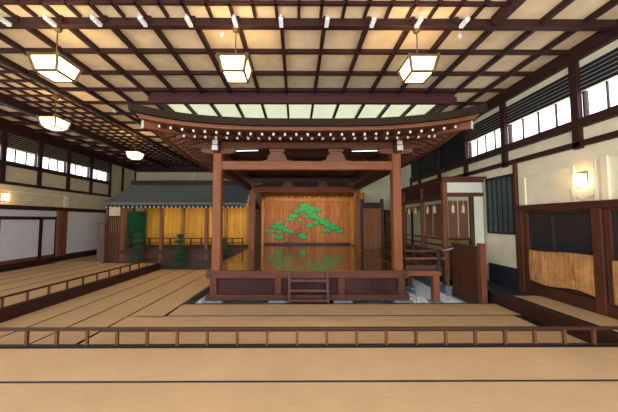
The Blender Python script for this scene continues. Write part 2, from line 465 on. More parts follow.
# dark lower windows on the right wall
for i, (a, b_) in enumerate(((6.05, 7.72), (4.07, 5.67), (2.07, 3.7))):
    n += 1
    w = struct('window_%d' % n, MB().box(XR - .05, XR - .01, a, b_, 2.6, 2.66).box(XR - .05, XR - .01, a, b_, 1.6, 1.66)
               .box(XR - .05, XR - .01, a, a + .05, 1.66, 2.6).box(XR - .05, XR - .01, b_ - .05, b_, 1.66, 2.6), wood((.03, .03, .032), 'z', .4),
               ('dark sliding window above the reed screen, farther one on the right wall',
                'dark sliding window above the reed screen at the right edge',
                'dark sliding window on the near part of the right wall')[i], 'window')
    c = b_ - (b_ - a) * .42
    box(XR - .055, XR - .02, c - .03, c + .03, 1.66, 2.6).build('meeting_stile', wood((.05, .045, .04), 'z', .4), w)
    box(XR - .03, XR - .02, a + .05, c - .03, 1.66, 2.6).build('pane', M['dark_glass'], w)
    box(XR - .03, XR - .02, c + .03, b_ - .05, 1.66, 2.6).build('pane', M['dark_glass'], w)
    for z in (1.9, 2.12, 2.34): box(XR - .045, XR - .03, a + .05, c - .03, z, z + .015).build('glazing_bar', wood((.03, .03, .032), 'y', .4), w)
# latticed window further back
n += 1
w = struct('window_%d' % n, MB().box(XR - .07, XR, 8.24, 9.42, 3.86, 3.95).box(XR - .07, XR, 8.24, 9.42, 1.98, 2.05)
           .box(XR - .07, XR, 8.24, 8.29, 2.05, 3.86).box(XR - .07, XR, 9.37, 9.42, 2.05, 3.86), M['black'],
           'tall dark latticed window between the right wall post and the side gallery', 'window')
box(XR - .03, XR - .01, 8.29, 9.37, 2.05, 3.86).build('pane', M['grey_glass'], w)
for y in (8.5, 8.72, 8.94, 9.16): box(XR - .06, XR - .03, y - .012, y + .012, 2.05, 3.86).build('lattice_bar', M['black'], w)
for z in (2.32, 3.62): box(XR - .062, XR - .028, 8.29, 9.37, z - .012, z + .012).build('lattice_bar', M['black'], w)
box(XR - .06, XR, 8.24, 9.42, .2, .92).build('wall_base', wood((.03, .035, .045), 'y', .35), wr)

# back walls -----------------------------------------------------------------
wb = struct('wall_back', box(XL - .15, XR + .15, YB, YB + .15, -.26, ZC), M['cream'], 'cream plaster wall behind the bridgeway roof on the left', 'wall')
box(XL, XR, YB - .1, YB, 6.2, ZC).build('wall_plate', WX, wb)
box(-8.05, -7.95, YB - .03, YB, 3, 6.2).build('wall_post', M['cream_r'], wb)
wb2 = struct('wall_back_right', box(3.95, XR, 15.6, 15.72, -.26, ZC), plain('pale_green_plaster', (.60, .60, .44), .85, nscale=2, var=.06), 'pale greenish plaster wall behind the right side of the stage', 'wall')
box(XR - .1, XR - .02, 15.5, 15.6, 0.9, 5).build('wall_post', WZ, wb2)

# ------------------------------------------------------------------ seating tiers
def mat(x0, x1, y0, y1, z, axis, label, group=None, poly=None):
    t = thing('tatami_mat', label, 'tatami mat', ((x0 + x1) / 2, (y0 + y1) / 2, z), group)
    h = .03
    b = .014
    if axis == 'x':
        box(x0, x1, y0 + b, y1 - b, z, z + h).build('rush_cover', M['mat_x'], t)
        for yy in (y0, y1 - b): box(x0, x1, yy, yy + b, z, z + h + .002).build('cloth_border', M['border'], t)
    else:
        box(x0 + b, x1 - b, y0, y1, z, z + h).build('rush_cover', M['mat_y'], t)
        for xx in (x0, x1 - b): box(xx, xx + b, y0, y1, z, z + h + .002).build('cloth_border', M['border'], t)
    return t

# near tier (z .44)
ZN = .41
PLW = wood(BLKW, 'x', .5)
t = thing('seating_platform', 'near raised seating tier at the bottom of the picture', 'platform', (-2.8, 1, -.26), 'seating platforms')
box(XL + .13, XR - .15, YF, 4.36, -.26, ZN).build('platform_body', PLW, t)
nm = ['near tier tatami strip just in front of the long low railing', 'near tier tatami strip at the bottom edge of the picture', 'near tier tatami strip under the viewer']
for i, (y0, y1) in enumerate(((3.36, 4.22), (2.45, 3.352), (1.5, 2.442))):
    mat(XL + .15, XR - .15, y0, y1, ZN, 'x', nm[i])
# low tier (z 0)
t = thing('seating_platform', 'low seating floor between the long railing and the stage', 'platform', (-1, 6, -.26), 'seating platforms')
box(-7.06, 5.86, 4.37, 7.74, -.26, -.03).build('platform_body', PLW, t)
box(-3.29, 5.86, 7.74, 7.80, -.2, .004).build('edge_board', wood((.03, .028, .03), 'x', .4), t)
t = thing('seating_platform', 'low seating floor along the left side of the stage', 'platform', (-5.2, 10, -.26), 'seating platforms')
box(-7.06, -3.36, 7.95, 13.2, -.26, -.03).build('platform_body', PLW, t)
box(-3.36, -3.30, 7.81, 13.2, -.2, .004).build('edge_board', wood((.03, .028, .03), 'y', .4), t)
mat(-3.30, 5.84, 6.82, 7.73, -.03, 'x', 'crosswise tatami strip along the gravel in front of the stage')
mat(-4.28, 5.6, 5.9, 6.80, -.03, 'x', 'crosswise tatami strip in the middle of the front seating floor')
mat(-4.28, 5.84, 4.4, 5.88, -.03, 'x', 'crosswise tatami strip seen through the long low railing')
mat(-4.28, -3.38, 6.9, 13.15, -.03, 'y', 'lengthwise tatami strip beside the gravel left of the stage')
mat(-5.2, -4.30, 4.4, 13.15, -.03, 'y', 'lengthwise tatami strip second from the gravel, left of the stage')
mat(-6.12, -5.22, 4.4, 13.15, -.03, 'y', 'lengthwise tatami strip third from the gravel, left of the stage')
mat(-7.04, -6.14, 4.4, 13.15, -.03, 'y', 'lengthwise tatami strip along the foot of the left raised tier')
# left raised tier (z .3)
ZLp = .27
t = thing('seating_platform', 'raised seating tier along the left wall', 'platform', (-10, 8, -.26), 'seating platforms')
MB().box(XL + .28, -7.12, 4.37, 13.2, -.26, ZLp).build('platform_body', wood(BLKW, 'y', .5), t)
box(-7.115, -7.07, 4.37, 13.2, -.03, ZLp + .03).build('edge_board', wood((.045, .018, .014), 'y', .45), t)
xs = [-7.2, -8.1, -9.0, -9.9, -10.8, -11.6, -12.3]
nm = ['nearest the railing', 'second from the railing', 'third from the railing', 'fourth from the railing', 'fifth from the railing', 'against the left wall']
for i in range(6):
    mat(xs[i + 1] + .01, xs[i] - .01, 4.4, 13.12, ZLp, 'y', 'left raised tier tatami strip, ' + nm[i])
t = thing('seating_platform', 'small rear floor in the far left corner behind the raised tier', 'platform', (-11.2, 15.3, -.26), 'seating platforms')
box(XL + .13, -10.0, 13.5, 17.2, -.26, ZLp).build('platform_body', wood(BLKW, 'y', .5), t)
box(XL + .15, -10.02, 13.5, 17.15, ZLp, ZLp + .025).build('rush_cover', M['mat_y'], t)
# right raised strip
t = thing('seating_platform', 'raised seating ledge along the right wall below the reed screens', 'platform', (6.4, 6, -.26), 'seating platforms')
box(5.9, XR - .13, 4.37, 9.5, -.26, .30).build('platform_body', M['tile_dark'], t)
box(5.87, 6.02, 4.37, 7.95, -.26, .305).build('edge_board', wood((.05, .02, .015), 'y', .45), t, .008)
mat(6.08, 6.86, 4.4, 7.38, .30, 'y', 'narrow tatami strip on the ledge below the reed screens')

# ------------------------------------------------------------------ low railings
def railing(name, label, p, q, z0, z1, npost, loc, curve=False):
    t = thing(name, label, 'railing', loc)
    p, q = Vector(p), Vector(q); d = (q - p)
    ax = 'x' if abs(d.x) > abs(d.y) else 'y'
    wm = wood((.055, .022, .014), ax, .4); wz = wood((.13, .052, .024), 'z', .45)
    P = lambda k, z: (p.x + d.x * k, p.y + d.y * k, z)
    MB().bar(P(0, z1 - .022), P(1, z1 - .022), .06, .045).build('top_rail', wm, t, .008)
    MB().bar(P(0, z0 + .02), P(1, z0 + .02), .07, .04).build('bottom_rail', wood(BLKW, ax, .45), t, .006)
    for i in range(npost):
        k = (i + .5) / npost
        MB().bar(P(k, z0 + .04), P(k, z1 - .044), .042, .042).build('post', wz, t)
    return t
railing('low_railing', 'long low wooden railing across the front of the near tier', (-6.0, 4.30), (5.55, 4.30), ZN, ZN + .31, 24, (0, 4.3, ZN))
railing('low_railing', 'low wooden railing running back along the edge of the left tier', (-7.17, 4.5), (-7.17, 13.1), ZLp, ZLp + .32, 15, (-7.17, 8.7, ZLp))

# ------------------------------------------------------------------ gravel court
gb = struct('floor_gravel_bed', box(-3.3, 5.9, 7.8, 14.4, -.26, ZG - .02), M['gravel_bed'], 'grey gravel bed around the stage', 'floor')
ico = bmesh.new(); bmesh.ops.create_icosphere(ico, subdivisions=1, radius=1)
iv = [v.co.copy() for v in ico.verts]; ico.verts.index_update(); fi = [tuple(v.index for v in f.verts) for f in ico.faces]; ico.free()
m = MB()
def pebbles(x0, x1, y0, y1, num):
    for _ in range(num):
        c = Vector((random.uniform(x0, x1), random.uniform(y0, y1), ZG)); r = random.uniform(.018, .034)
        sx, sy, sz = r * random.uniform(.8, 1.3), r * random.uniform(.8, 1.3), r * random.uniform(.6, .9)
        a = random.uniform(0, 3.1); ca, sa = math.cos(a), math.sin(a)
        m.add([c + Vector((v.x * sx * ca - v.y * sy * sa, v.x * sx * sa + v.y * sy * ca, v.z * sz)) for v in iv], fi)
pebbles(-3.28, 5.4, 7.83, 8.3, 1900); pebbles(-3.28, -2.75, 8.3, 13, 1300); pebbles(3.5, 5.3, 8.3, 12.5, 2600)
tag(m.build('gravel', M['pebble']), 'pale grey pebbles covering the court around the stage', 'gravel', kind='stuff')

# ------------------------------------------------------------------ Noh stage
RX, RY, RZ = wood(REDW, 'x', .42), wood(REDW, 'y', .42), wood(REDW, 'z', .42)
PZ = wood(PILL, 'z', .4)
DX, DY = wood((.075, .028, .017), 'x', .5), wood((.075, .028, .017), 'y', .5)
st = thing('noh_stage', 'square wooden Noh stage with polished floor, four pillars and a pebble court around it', 'stage', (SC, 11.3, ZG))
ex0, ex1, ey0 = SX0 - .24, SX1 + .24, SY0 - .2
box(ex0, ex1, ey0 + .02, 16.93, ZS - .08, ZS).build('stage_floor', M['stage_boards'], st)
box(ex0 - .02, ex1 + .02, ey0 - .03, ey0 + .12, ZS - .22, ZS + .004).build('edge_beam', wood((.13, .045, .03), 'x', .4), st, .012)
for x in (ex0 + .03, ex1 - .03): box(x - .07, x + .07, ey0 + .12, 16.9, ZS - .22, ZS + .003).build('edge_beam', RY, st, .01)
BXL, BXR = -2.38, 3.36         # rear pillars
for xf, xb in ((SX0, BXL), (SX1, BXR)):
    for y in (SY0, SY1):
        x = xf if y == SY0 else xb
        # octagon-edged square pillar
        h = .138; c = .022
        z1 = 4.6 if y == SY0 else 4.32
        poly = [(x - h + c, y - h), (x + h - c, y - h), (x + h, y - h + c), (x + h, y + h - c), (x + h - c, y + h), (x - h + c, y + h), (x - h, y + h - c), (x - h, y - h + c)]
        MB().prism(poly, 'xy', ZS, z1).build('pillar', PZ, st)
xp = [SX0, SX0 + 1.93, SX0 + 3.86, SX1]
xp = [SX0 - .05, -.56, 1.42, SX1 + .05]
for i, x in enumerate(xp):
    box(x - .105, x + .105, ey0 + .01, ey0 + .2, ZG + .18, ZS - .22).build('skirt_post', wood((.13, .045, .024), 'z', .45), st, .01)
for x in (SX0 - .05, SX1 + .05):
    for y in (10.4, 12.3, 14.2): box(x - .105, x + .105, y - .1, y + .1, ZG + .18, ZS - .22).build('skirt_post', RZ, st, .01)
skm = wood((.065, .024, .022), 'x', .5, plank='x', pw=.5)
for a, b_ in zip(xp, xp[1:]): box(a + .105, b_ - .105, ey0 + .11, ey0 + .14, .1, ZS - .22).build('skirt_board', skm, st)
for x in (SX0 - .05, SX1 + .05): box(x - .015, x + .015, ey0 + .2, 16.8, 0.05, ZS - .22).build('skirt_board', wood((.085, .032, .026), 'y', .5), st)
box(ex0 - .03, ex1 + .03, ey0 - .06, ey0 + .22, -.03, .14).build('ground_sill', wood((.11, .042, .032), 'x', .45), st, .012)
for x in (ex0 + .06, ex1 - .06): box(x - .1, x + .1, ey0 + .22, 16.8, -.03, .14).build('ground_sill', wood((.12, .05, .04), 'y', .45), st, .012)
for x0, x1 in ((ex0 - .1, ex0 + .5), (ex1 - .45, ex1 + .1), (-.85, -.25), (1.15, 1.75)):
    box(x0, x1, ey0 - .12, ey0 + .26, ZG - .03, -.03).build('foundation_stone', M['stone'], st, .02)
for x in (SX0 - .12, SX1 + .1):
    MB().tube([(x, ey0 - .05, ZS - .11), (x, ey0 - .03, ZS - .11)], .05, 12).build('nail_cover', M['black'], st)

# steps
sp = thing('stage_steps', 'short wooden stairway in the centre of the stage front', 'steps', (.38, 8.0, ZG))
for sx, s_ in ((-.2, -1), (.96, 1)):
    MB().prism([(7.83, ZG), (7.96, ZG), (8.185, ZS - .03), (8.185, ZS + .02), (8.10, ZS + .02)], 'yz', sx - .035, sx + .035).build('stringer', wood((.10, .045, .035), 'z', .5), sp)
for z, y in ((.62, 8.0), (.34, 7.93), (.06, 7.87)):
    box(-.165, .925, y, y + .18, z - .05, z + .02).build('tread', wood((.13, .055, .04), 'x', .45), sp, .008)
sp.location.y -= 0
# frieze: beams, brackets, frog-leg struts
def kaerumata(x, y, z0, w, h, name='frog_leg_strut'):
    pts = []
    half = [(1.0, 0), (.95, .09), (.78, .11), (.66, .2), (.63, .42), (.54, .7), (.40, .84), (.46, 1.0)]
    pts = [(x + a * w / 2, z0 + b * h) for a, b in half] + [(x - a * w / 2, z0 + b * h) for a, b in reversed(half)]
    o = MB().prism(pts, 'xz', y - .07, y + .07).build(name, wood((.20, .085, .045), 'x', .6), st, .012)
    p2 = [(x + a * w / 2, z0 + .02 + b * h) for a, b in ((.54, .05), (.52, .4), (.36, .72), (0, .8))] + [(x - a * w / 2, z0 + .02 + b * h) for a, b in ((.36, .72), (.52, .4), (.54, .05))]
    MB().prism(p2, 'xz', y - .085, y - .07).build('strut_carving', plain('carved_strut', (.15, .062, .034), .75, nscale=26, var=.7, bs=.9), o)
    box(x - w * .26, x + w * .26, y - .1, y + .1, z0 + h, z0 + h + .09).build('bearing_block', wood((.20, .085, .045), 'x', .5), o, .015)
box(SX0 + .12, SX1 - .12, SY0 - .1, SY0 + .1, 4.08, 4.36).build('tie_beam', wood((.25, .082, .034), 'x', .4), st, .015)
box(SX0 - .9, SX1 + .9, SY0 - .1, SY0 + .1, 4.79, 4.99).build('purlin_beam', wood((.12, .045, .024), 'x', .5), st, .01)
for x in (-.62, 1.30): kaerumata(x, SY0, 4.36, .95, .31)
for x in (SX0, SX1):
    for y in (SY0, SY1):
        xa = x if y == SY0 else (BXL if x < 0 else BXR)
        zt = 4.6 if y == SY0 else 4.32
        arm = [(xa + a_, zt + b_) for a_, b_ in ((-.55, .1), (-.5, .04), (-.2, 0), (.2, 0), (.5, .04), (.55, .1), (.55, .18), (-.55, .18))]
        MB().prism(arm, 'xz', y - .09, y + .09).build('bracket_arm', wood((.19, .075, .04), 'x', .5), st, .008)
    arm = [(SY0 - .42, 4.70), (SY0 - .38, 4.62), (SY0 - .1, 4.60), (SY0 + .4, 4.60), (SY0 + .4, 4.78), (SY0 - .42, 4.78)]
    o = MB().prism(arm, 'yz', x - .085, x + .085).build('bracket_arm', wood((.19, .075, .04), 'y', .5), st)
    box(x - .09, x + .09, SY0 - .44, SY0 - .42, 4.63, 4.78).build('white_end_cap', M['white_cap'], o)
    o = box(x - .075, x + .075, SY0 - .40, SY0 - .1, 4.82, 4.95).build('beam_end', wood((.19, .075, .04), 'y', .5), st)
    box(x - .08, x + .08, SY0 - .42, SY0 - .4, 4.81, 4.96).build('white_end_cap', M['white_cap'], o)
    # side beams
    box(x - .1, x + .1, SY0 + .1, SY1 - .1, 4.08, 4.34).build('side_tie_beam', DY, st, .01)
    box(x - .1, x + .1, SY0 - .1, 16.85, 4.79, 4.99).build('side_purlin', DY, st, .01)
box(SX0 - .6, SX1 + .6, SY1 - .1, SY1 + .1, 4.52, 4.74).build('rear_purlin', DX, st, .01)
box(BXL - .09, BXR - .12, SY1 - .03, SY1 + .0, 4.26, 4.52).build('transom_board', wood((.05, .022, .014), 'z', .6, plank='x', pw=.12), st)
box(BXL + .12, BXR - .12, SY1 - .1, SY1 + .1, 3.96, 4.26).build('rear_tie_beam', wood((.24, .06, .03), 'x', .45), st, .012)
for x in (-.45, 1.45): kaerumata(x, SY1 - .12, 4.26, .85, .2)
for y in (10.3, 12.3): box(SX0, SX1, y - .09, y + .09, 4.99, 5.19).build('cross_beam', DX, st)

# fluorescent tubes on the frieze
for i, x in enumerate((-1.72, 2.32)):
    t = thing('tube_light', ('left', 'right')[i] + ' thin white tube light under the front purlin of the stage', 'light', (x, SY0 + .16, 4.74), None)
    box(x - .47, x + .47, SY0 + .13, SY0 + .17, 4.775, 4.79).build('fitting', M['bronze'], t)
    MB().tube([(x - .45, SY0 + .15, 4.745), (x + .45, SY0 + .15, 4.768)], .009, 8).build('tube', M['tube'], t)

# ------------------------------------------------------------------ stage roof
HX, Y0R, Y1R = 4.68, 6.62, 17.9
CXR, CYR = .32, (Y0R + Y1R) / 2; HY = (Y1R - Y0R) / 2
rf = thing('stage_roof', 'hipped bark roof of the stage with upturned eave corners and white-tipped rafters', 'roof', (CXR, CYR, 4.9))
def lift(x, y):
    a = min(1.05, abs(x - CXR) / HX); b_ = min(1.05, abs(y - CYR) / HY)
    return .42 * (a ** 3) * (b ** 3 if False else b_ ** 3)
def rz(x, y, inset=0):
    d = min(HX - abs(x - CXR), HY - abs(y - CYR))
    return 4.93 + lift(x, y) + .19 * max(d, 0)
def roofgrid(z_off, thick, shrink, nu=44, nv=44, mat_=None, name='', cut=None):
    hx, hy = HX - shrink, HY - shrink
    def fn(u, v):
        # squeeze samples towards the edges
        a = 2 * u - 1; b_ = 2 * v - 1
        x, y = CXR + a * hx, CYR + b_ * hy
        return (x, y, rz(x, y) + z_off)
    return MB().grid(nu, nv, fn, (0, 0, thick)).build(name, mat_, rf)
roofgrid(.16, -.19, 0, mat_=M['bark'], name='bark_thatch')
roofgrid(-.04, -.035, .13, mat_=wood((.23, .085, .042), 'x', .5), name='eave_lining')
roofgrid(-.075, -.04, .3, mat_=wood((.21, .08, .04), 'x', .5), name='eave_board')
# ornamental hem: curved fascia along the four sides
for side in range(4):
    m = MB(); pts = []
    N = 30
    for k in range(N + 1):
        u = -1 + 2 * k / N
        if side < 2: x, y = CXR + u * (HX - .2), CYR + (-1 if side == 0 else 1) * (HY - .2)
        else: x, y = CXR + (-1 if side == 2 else 1) * (HX - .2), CYR + u * (HY - .2)
        pts.append((x, y, rz(x, y) - .105))
    for a, b_ in zip(pts, pts[1:]): m.bar(a, b_, .07, .05)
    m.build('eave_fascia', wood((.24, .09, .042), 'x' if side < 2 else 'y', .5), rf)
rw = {'x': wood((.15, .052, .028), 'x', .5), 'y': wood((.15, .052, .028), 'y', .5)}
def rafter(nm_, p, q, s_, tip=True):
    ax = 'y' if abs(p[0] - q[0]) < .01 else 'x'
    o = MB().bar(p, q, s_, s_ * 1.15).build(nm_, rw[ax], rf)
    if tip:
        d = (Vector(p) - Vector(q)).normalized() * (.006 if nm_ in ('fly_rafter', 'base_rafter') else .0015)
        MB().bar(Vector(p) + d, p, s_, s_ * 1.15).build('white_tip', M['white_cap'], o)
N = 27
for k in range(N):
    x = CXR + (-1 + 2 * k / (N - 1)) * 4.05
    y = Y0R + .36
    z = rz(x, y) - .215
    rafter('fly_rafter', (x, y, z), (x, y + .95, z + .17), .056)
    if k % 1 == 0 and 1 <= k <= N - 2:
        xb = x + .15 if k < N - 2 else x
        yb = Y0R + .86; zb = 4.83 + lift(xb, yb) * .6
        rafter('base_rafter', (xb, yb, zb), (xb, SY0 + .9, zb + .34), .060)
# side rafters
NS = 34
for s_ in (-1, 1):
    for k in range(NS):
        y = 7.5 + k * .295
        xe = CXR + s_ * (HX - .42); z = rz(xe, y) - .165
        rafter('side_fly_rafter' , (xe, y, z), (xe - s_ * .95, y, z + .17), .078, True)
        xe = CXR + s_ * (HX - .85); zb = 4.81 + lift(xe, y) * .6
        rafter('side_base_rafter', (xe, y + .1, zb), (CXR + s_ * 2.4, y + .1, zb + .36), .082, True)
    # hip rafters at the corners
    for yc, sg in ((Y0R, 1), (Y1R, -1)):
        p = Vector((CXR + s_ * (HX - .22), yc + sg * .30, 5.03)); q = Vector((CXR + s_ * 2.6, yc + sg * 2.3, 5.18))
        o = MB().bar(p, q, .13, .19).build('hip_rafter', wood((.24, .085, .04), 'x', .45), rf, .008)
        d = (p - q).normalized() * .02
        MB().bar(p + d, p, .145, .20).build('white_tip', M['white_cap'], o)
# eave purlins that carry the fly rafters
for y in (Y0R + 1.0,): MB().box(CXR - 3.6, CXR + 3.6, y, y + .1, 4.90, 4.97).build('rafter_plate', wood((.15, .052, .028), 'x', .5), rf)
# interior common rafters
for k in range(19):
    x = SX0 + .2 + k * .3
    MB().bar((x, SY0 + 1.0, 5.16), (x, 14.0, 5.5), .07, .09).build('inner_rafter', rw['y'], rf)

# ------------------------------------------------------------------ rear stage: pine wall, side wall, rafters
PX0, PX1, PY = -2.12, 3.62, 17.0
pw = thing('pine_painted_wall', 'boarded back wall of the stage painted with a large green pine tree', 'painted wall', (.7, PY, ZS))
box(PX0, PX1, PY, PY + .08, ZS, 4.15).build('wall_boards', wood(PINEW, 'z', .45, plank='x', pw=.3, var=.75), pw)
box(PX0, PX1, PY - .06, PY, ZS, ZS + .12).build('skirting', wood((.05, .03, .025), 'x', .4), pw)
for x in (PX0 - .04, PX1 + .02): box(x - .09, x + .09, PY - .1, PY + .08, ZS, 3.85).build('wall_post', wood((.50, .24, .06), 'z', .5), pw)
box(PX0, PX1, PY - .1, PY, 3.68, 3.84).build('head_rail', wood((.42, .24, .06), 'x', .5), pw)
# painted pine (paint film on the boards); clump list: centre x,z half width, half height in metres
def PXY(cx, cy):   # traced outline coordinates of the painting to metres on the wall
    px, py = 260 + cx / 6.4375, 196 + cy / 6.4375
    return (px - 297.2) * PY / 260, 2.45 - (py - 219.8) * PY / 260
cl = [(300, 66, 46, 20), (345, 88, 62, 22), (258, 98, 40, 16), (340, 118, 40, 20), (385, 90, 26, 14), (222, 130, 36, 16), (360, 138, 42, 14),
      (190, 152, 20, 12), (212, 158, 20, 10), (268, 160, 18, 9), (310, 136, 20, 10), (395, 150, 34, 14), (328, 192, 30, 14), (370, 176, 26, 16), (425, 170, 44, 18), (455, 190, 46, 16),
      (440, 222, 36, 16), (490, 205, 38, 16), (520, 228, 30, 12), (420, 226, 20, 10), (128, 180, 36, 14), (112, 198, 44, 16), (150, 205, 38, 16), (76, 230, 34, 12),
      (180, 222, 30, 12), (130, 236, 24, 10), (126, 270, 32, 15), (276, 256, 28, 20), (292, 268, 20, 14), (210, 232, 22, 10), (478, 188, 24, 10), (285, 88, 42, 14), (320, 105, 30, 12)]
m = MB(); dk = MB(); rr = random.Random(3)
for i, (cx, cy, a, b_) in enumerate(cl):
    pts = []
    for k in range(40):
        t_ = 2 * math.pi * k / 40
        sc_ = 1 + .10 * math.cos(8 * t_ + i) + rr.uniform(-.04, .04)
        e = a * .98 * math.cos(t_) * sc_; f_ = b_ * math.sin(t_) * sc_ * (1.0 if math.sin(t_) < 0 else .75)
        pts.append(PXY(cx + e, cy + f_))
    c_ = Vector(PXY(cx, cy))
    dk.prism(pts, 'xz', PY - .006 - .0006 * i, PY - .001)
    m.prism([tuple(c_ + (Vector(q_) - c_) * .84 + Vector((0, .025))) for q_ in pts], 'xz', PY - .0064 - .0006 * i, PY - .001)
m.build('painted_pine_needles', M['pine_green'], pw)
dk.build('painted_pine_outline', plain('painted_dark_green', (.006, .10, .035), .6), pw)
m = MB()
def stroke(pts, w0, w1):
    P_ = [Vector(PXY(*p)) for p in pts]
    for i in range(len(P_) - 1):
        a, b_ = P_[i], P_[i + 1]; d = (b_ - a); nrm = Vector((-d.y, d.x)).normalized()
        wa = w0 + (w1 - w0) * i / (len(P_) - 1); wb_ = w0 + (w1 - w0) * (i + 1) / (len(P_) - 1)
        m.prism([tuple(a + nrm * wa), tuple(b_ + nrm * wb_), tuple(b_ - nrm * wb_), tuple(a - nrm * wa)], 'xz', PY - .004, PY - .0005)
stroke([(205, 298), (200, 275), (212, 252), (222, 235), (245, 215), (268, 210)], .07, .05)
stroke([(235, 250), (250, 238), (275, 230), (300, 245), (320, 238), (340, 215), (335, 200)], .04, .035)
stroke([(180, 300), (165, 270), (168, 245), (150, 222)], .04, .03)
stroke([(205, 298), (180, 296), (232, 300)], .05, .03)
stroke([(335, 200), (360, 160), (340, 120), (320, 90)], .035, .02)
stroke([(340, 190), (400, 182), (440, 200), (480, 215)], .035, .02)
stroke([(300, 150), (270, 130), (235, 140)], .03, .015)
m.build('painted_pine_trunk', M['pine_trunk'], pw)
bw = thing('bamboo_painted_wall', 'narrow side wall painted with green bamboo at the right of the pine wall', 'painted wall', (PX1 + .2, 16, ZS))
box(PX1 + .12, PX1 + .19, 14.4, PY, ZS, 4.0).build('wall_boards', wood((.34, .20, .05), 'z', .5, plank='y', pw=.3), bw)
for y in (16.6, 15.9, 15.2):
    m = MB(); m.box(PX1 + .105, PX1 + .119, y - .2, y + .2, ZS + .1, 3.9)
    m.build('painted_bamboo', M['bamboo_green'], bw)
# lean-to roof over the rear stage
lr = thing('rear_stage_roof', 'lean-to roof with yellow lit rafters over the back of the stage', 'roof', (.7, 15.7, 3.9))
def lean(x0, x1, za, zb, ya, yb, nm_, mt): MB().add([(x0, ya, za), (x1, ya, za), (x1, yb, zb), (x0, yb, zb), (x0, ya, za + .05), (x1, ya, za + .05), (x1, yb, zb + .05), (x0, yb, zb + .05)],
     [(0, 3, 2, 1), (4, 5, 6, 7), (0, 1, 5, 4), (1, 2, 6, 5), (2, 3, 7, 6), (3, 0, 4, 7)]).build(nm_, mt, lr)
lean(PX0 - .1, PX1 + .2, 4.62, 4.0, 14.35, 17.2, 'roof_boards', wood((.20, .10, .04), 'y', .5))
for k in range(20):
    x = PX0 + .12 + k * .305
    MB().bar((x, 14.4, 4.55), (x, 17.0, 3.98), .07, .1).build('rafter', wood((.24, .11, .04), 'y', .5), lr)
# unseen warm strips with invented fittings, added to light rear stage and bridgeway
def strip(x0, x1, y, z, label, tube='warm'):
    t = thing('strip_fill_lamp', label, 'light', ((x0 + x1) / 2, y, z))
    box(x0, x1, y - .05, y + .05, z + .03, z + .09).build('fitting', M['plasticw'], t)
    box(x0 + .02, x1 - .02, y - .03, y + .03, z - .01, z + .03).build('tube', M[tube], t)
strip(-1.9, 3.2, 14.55, 4.03, 'added warm strip lamp hidden behind the rear tie beam of the stage', 'rear_fill')

# ------------------------------------------------------------------ chorus deck on the right of the stage
jd = thing('chorus_deck', 'narrow railed side deck on posts along the right of the stage', 'deck', (4.05, 11.2, ZG))
JX0, JX1, JY0 = SX1 + .27, 4.62, SY0 + .0
box(JX0, JX1 - .02, JY0, 14.3, ZS - .1, ZS - .04).build('deck_floor', M['stage_boards'], jd)
box(JX0, JX1, JY0 - .1, JY0, ZS - .18, ZS - .02).build('edge_beam', wood((.24, .085, .04), 'x', .45), jd, .01)
box(JX1 - .1, JX1, JY0, 14.3, ZS - .18, ZS - .02).build('edge_beam', wood((.2, .075, .04), 'y', .45), jd, .01)
for y in (JY0 + .02, 10.4, 12.4):
    o = box(JX1 - .26, JX1 - .06, y - .1, y + .1, -.12, ZS - .18).build('deck_post', wood((.25, .088, .04), 'z', .45), jd, .012)
    box(JX1 - .34, JX1 + .02, y - .18, y + .18, ZG - .04, -.12).build('foundation_stone', M['stone'], jd, .03)
o = box(JX0 + .3, JX0 + .46, 9.6, 9.76, -.12, ZS - .18).build('deck_post', wood((.2, .075, .04), 'z', .45), jd, .01)
box(JX0 - .05, JX0 + .8, 9.4, 10.0, ZG - .04, -.12).build('foundation_stone', M['stone'], jd, .04)
rl = wood((.07, .036, .028), 'x', .5); rly = wood((.065, .033, .026), 'y', .5)
for z, ext, h in ((1.46, .3, .07), (1.22, .22, .06), (.93, .02, .16)):
    MB().bar((JX0 - .02, JY0 - .02, z), (JX1 - .06 + (ext if z > 1 else 0), JY0 - .02, z), .06, h).build('rail', wood((.17, .08, .05), 'x', .5) if z == 1.22 else rl, jd, .012)
    MB().bar((JX1 - .06, JY0 - .02 - (ext if z > 1 else 0), z + (.0)), (JX1 - .06, 13.6, z), .06, h).build('rail', rly, jd, .012)
for y in (JY0 - .02, 10.2, 12.0, 13.5):
    box(JX1 - .11, JX1 - .01, y - .05, y + .05, ZS - .02, 1.52).build('rail_post', rly, jd, .01)
box(JX1 - .14, JX1 + .04, JY0 - .12, JY0 + .06, .82, 1.0).build('rail_block', M['black'], jd, .03)
MB().tube([(JX1 + .06, JY0 - .02, 1.46), (JX1 + .24, JY0 - .02, 1.49), (JX1 + .42, JY0 - .05, 1.56)], [.035, .035, .02], 8).build('rail_finial', M['stone'], jd)
# panels behind the chorus deck
cd = thing('board_screen', 'reddish boarded screen with dark cap rail behind the chorus deck', 'screen', (4.3, 14.45, ZS - .04))
box(3.62, 4.78, 14.42, 14.5, ZS - .04, 3.32).build('screen_boards', wood((.38, .15, .06), 'z', .5, plank='x', pw=.22), cd)
for x in (3.66, 4.78): box(x - .07, x + .07, 14.36, 14.54, ZS - .04, 3.62).build('screen_post', wood((.09, .035, .022), 'z', .5), cd, .01)
box(3.73, 4.71, 14.38, 14.52, 3.1, 3.42).build('cap_rail', wood((.055, .025, .02), 'x', .5), cd, .01)
dr = thing('low_door', 'low dark plank door right of the boarded screen behind the deck', 'door', (5.3, 14.7, ZS - .04))
box(5.06, 5.9, 14.66, 14.74, ZS - .04, 3.0).build('door_leaf', wood((.11, .045, .028), 'z', .5, plank='x', pw=.3), dr)
box(5.0, 6.1, 14.62, 14.78, 2.9, 3.02).build('lintel', wood((.05, .022, .018), 'x', .5), dr)
box(5.02, 5.14, 14.6, 14.8, ZS - .04, 2.9).build('jamb', wood((.06, .028, .02), 'z', .5), dr)
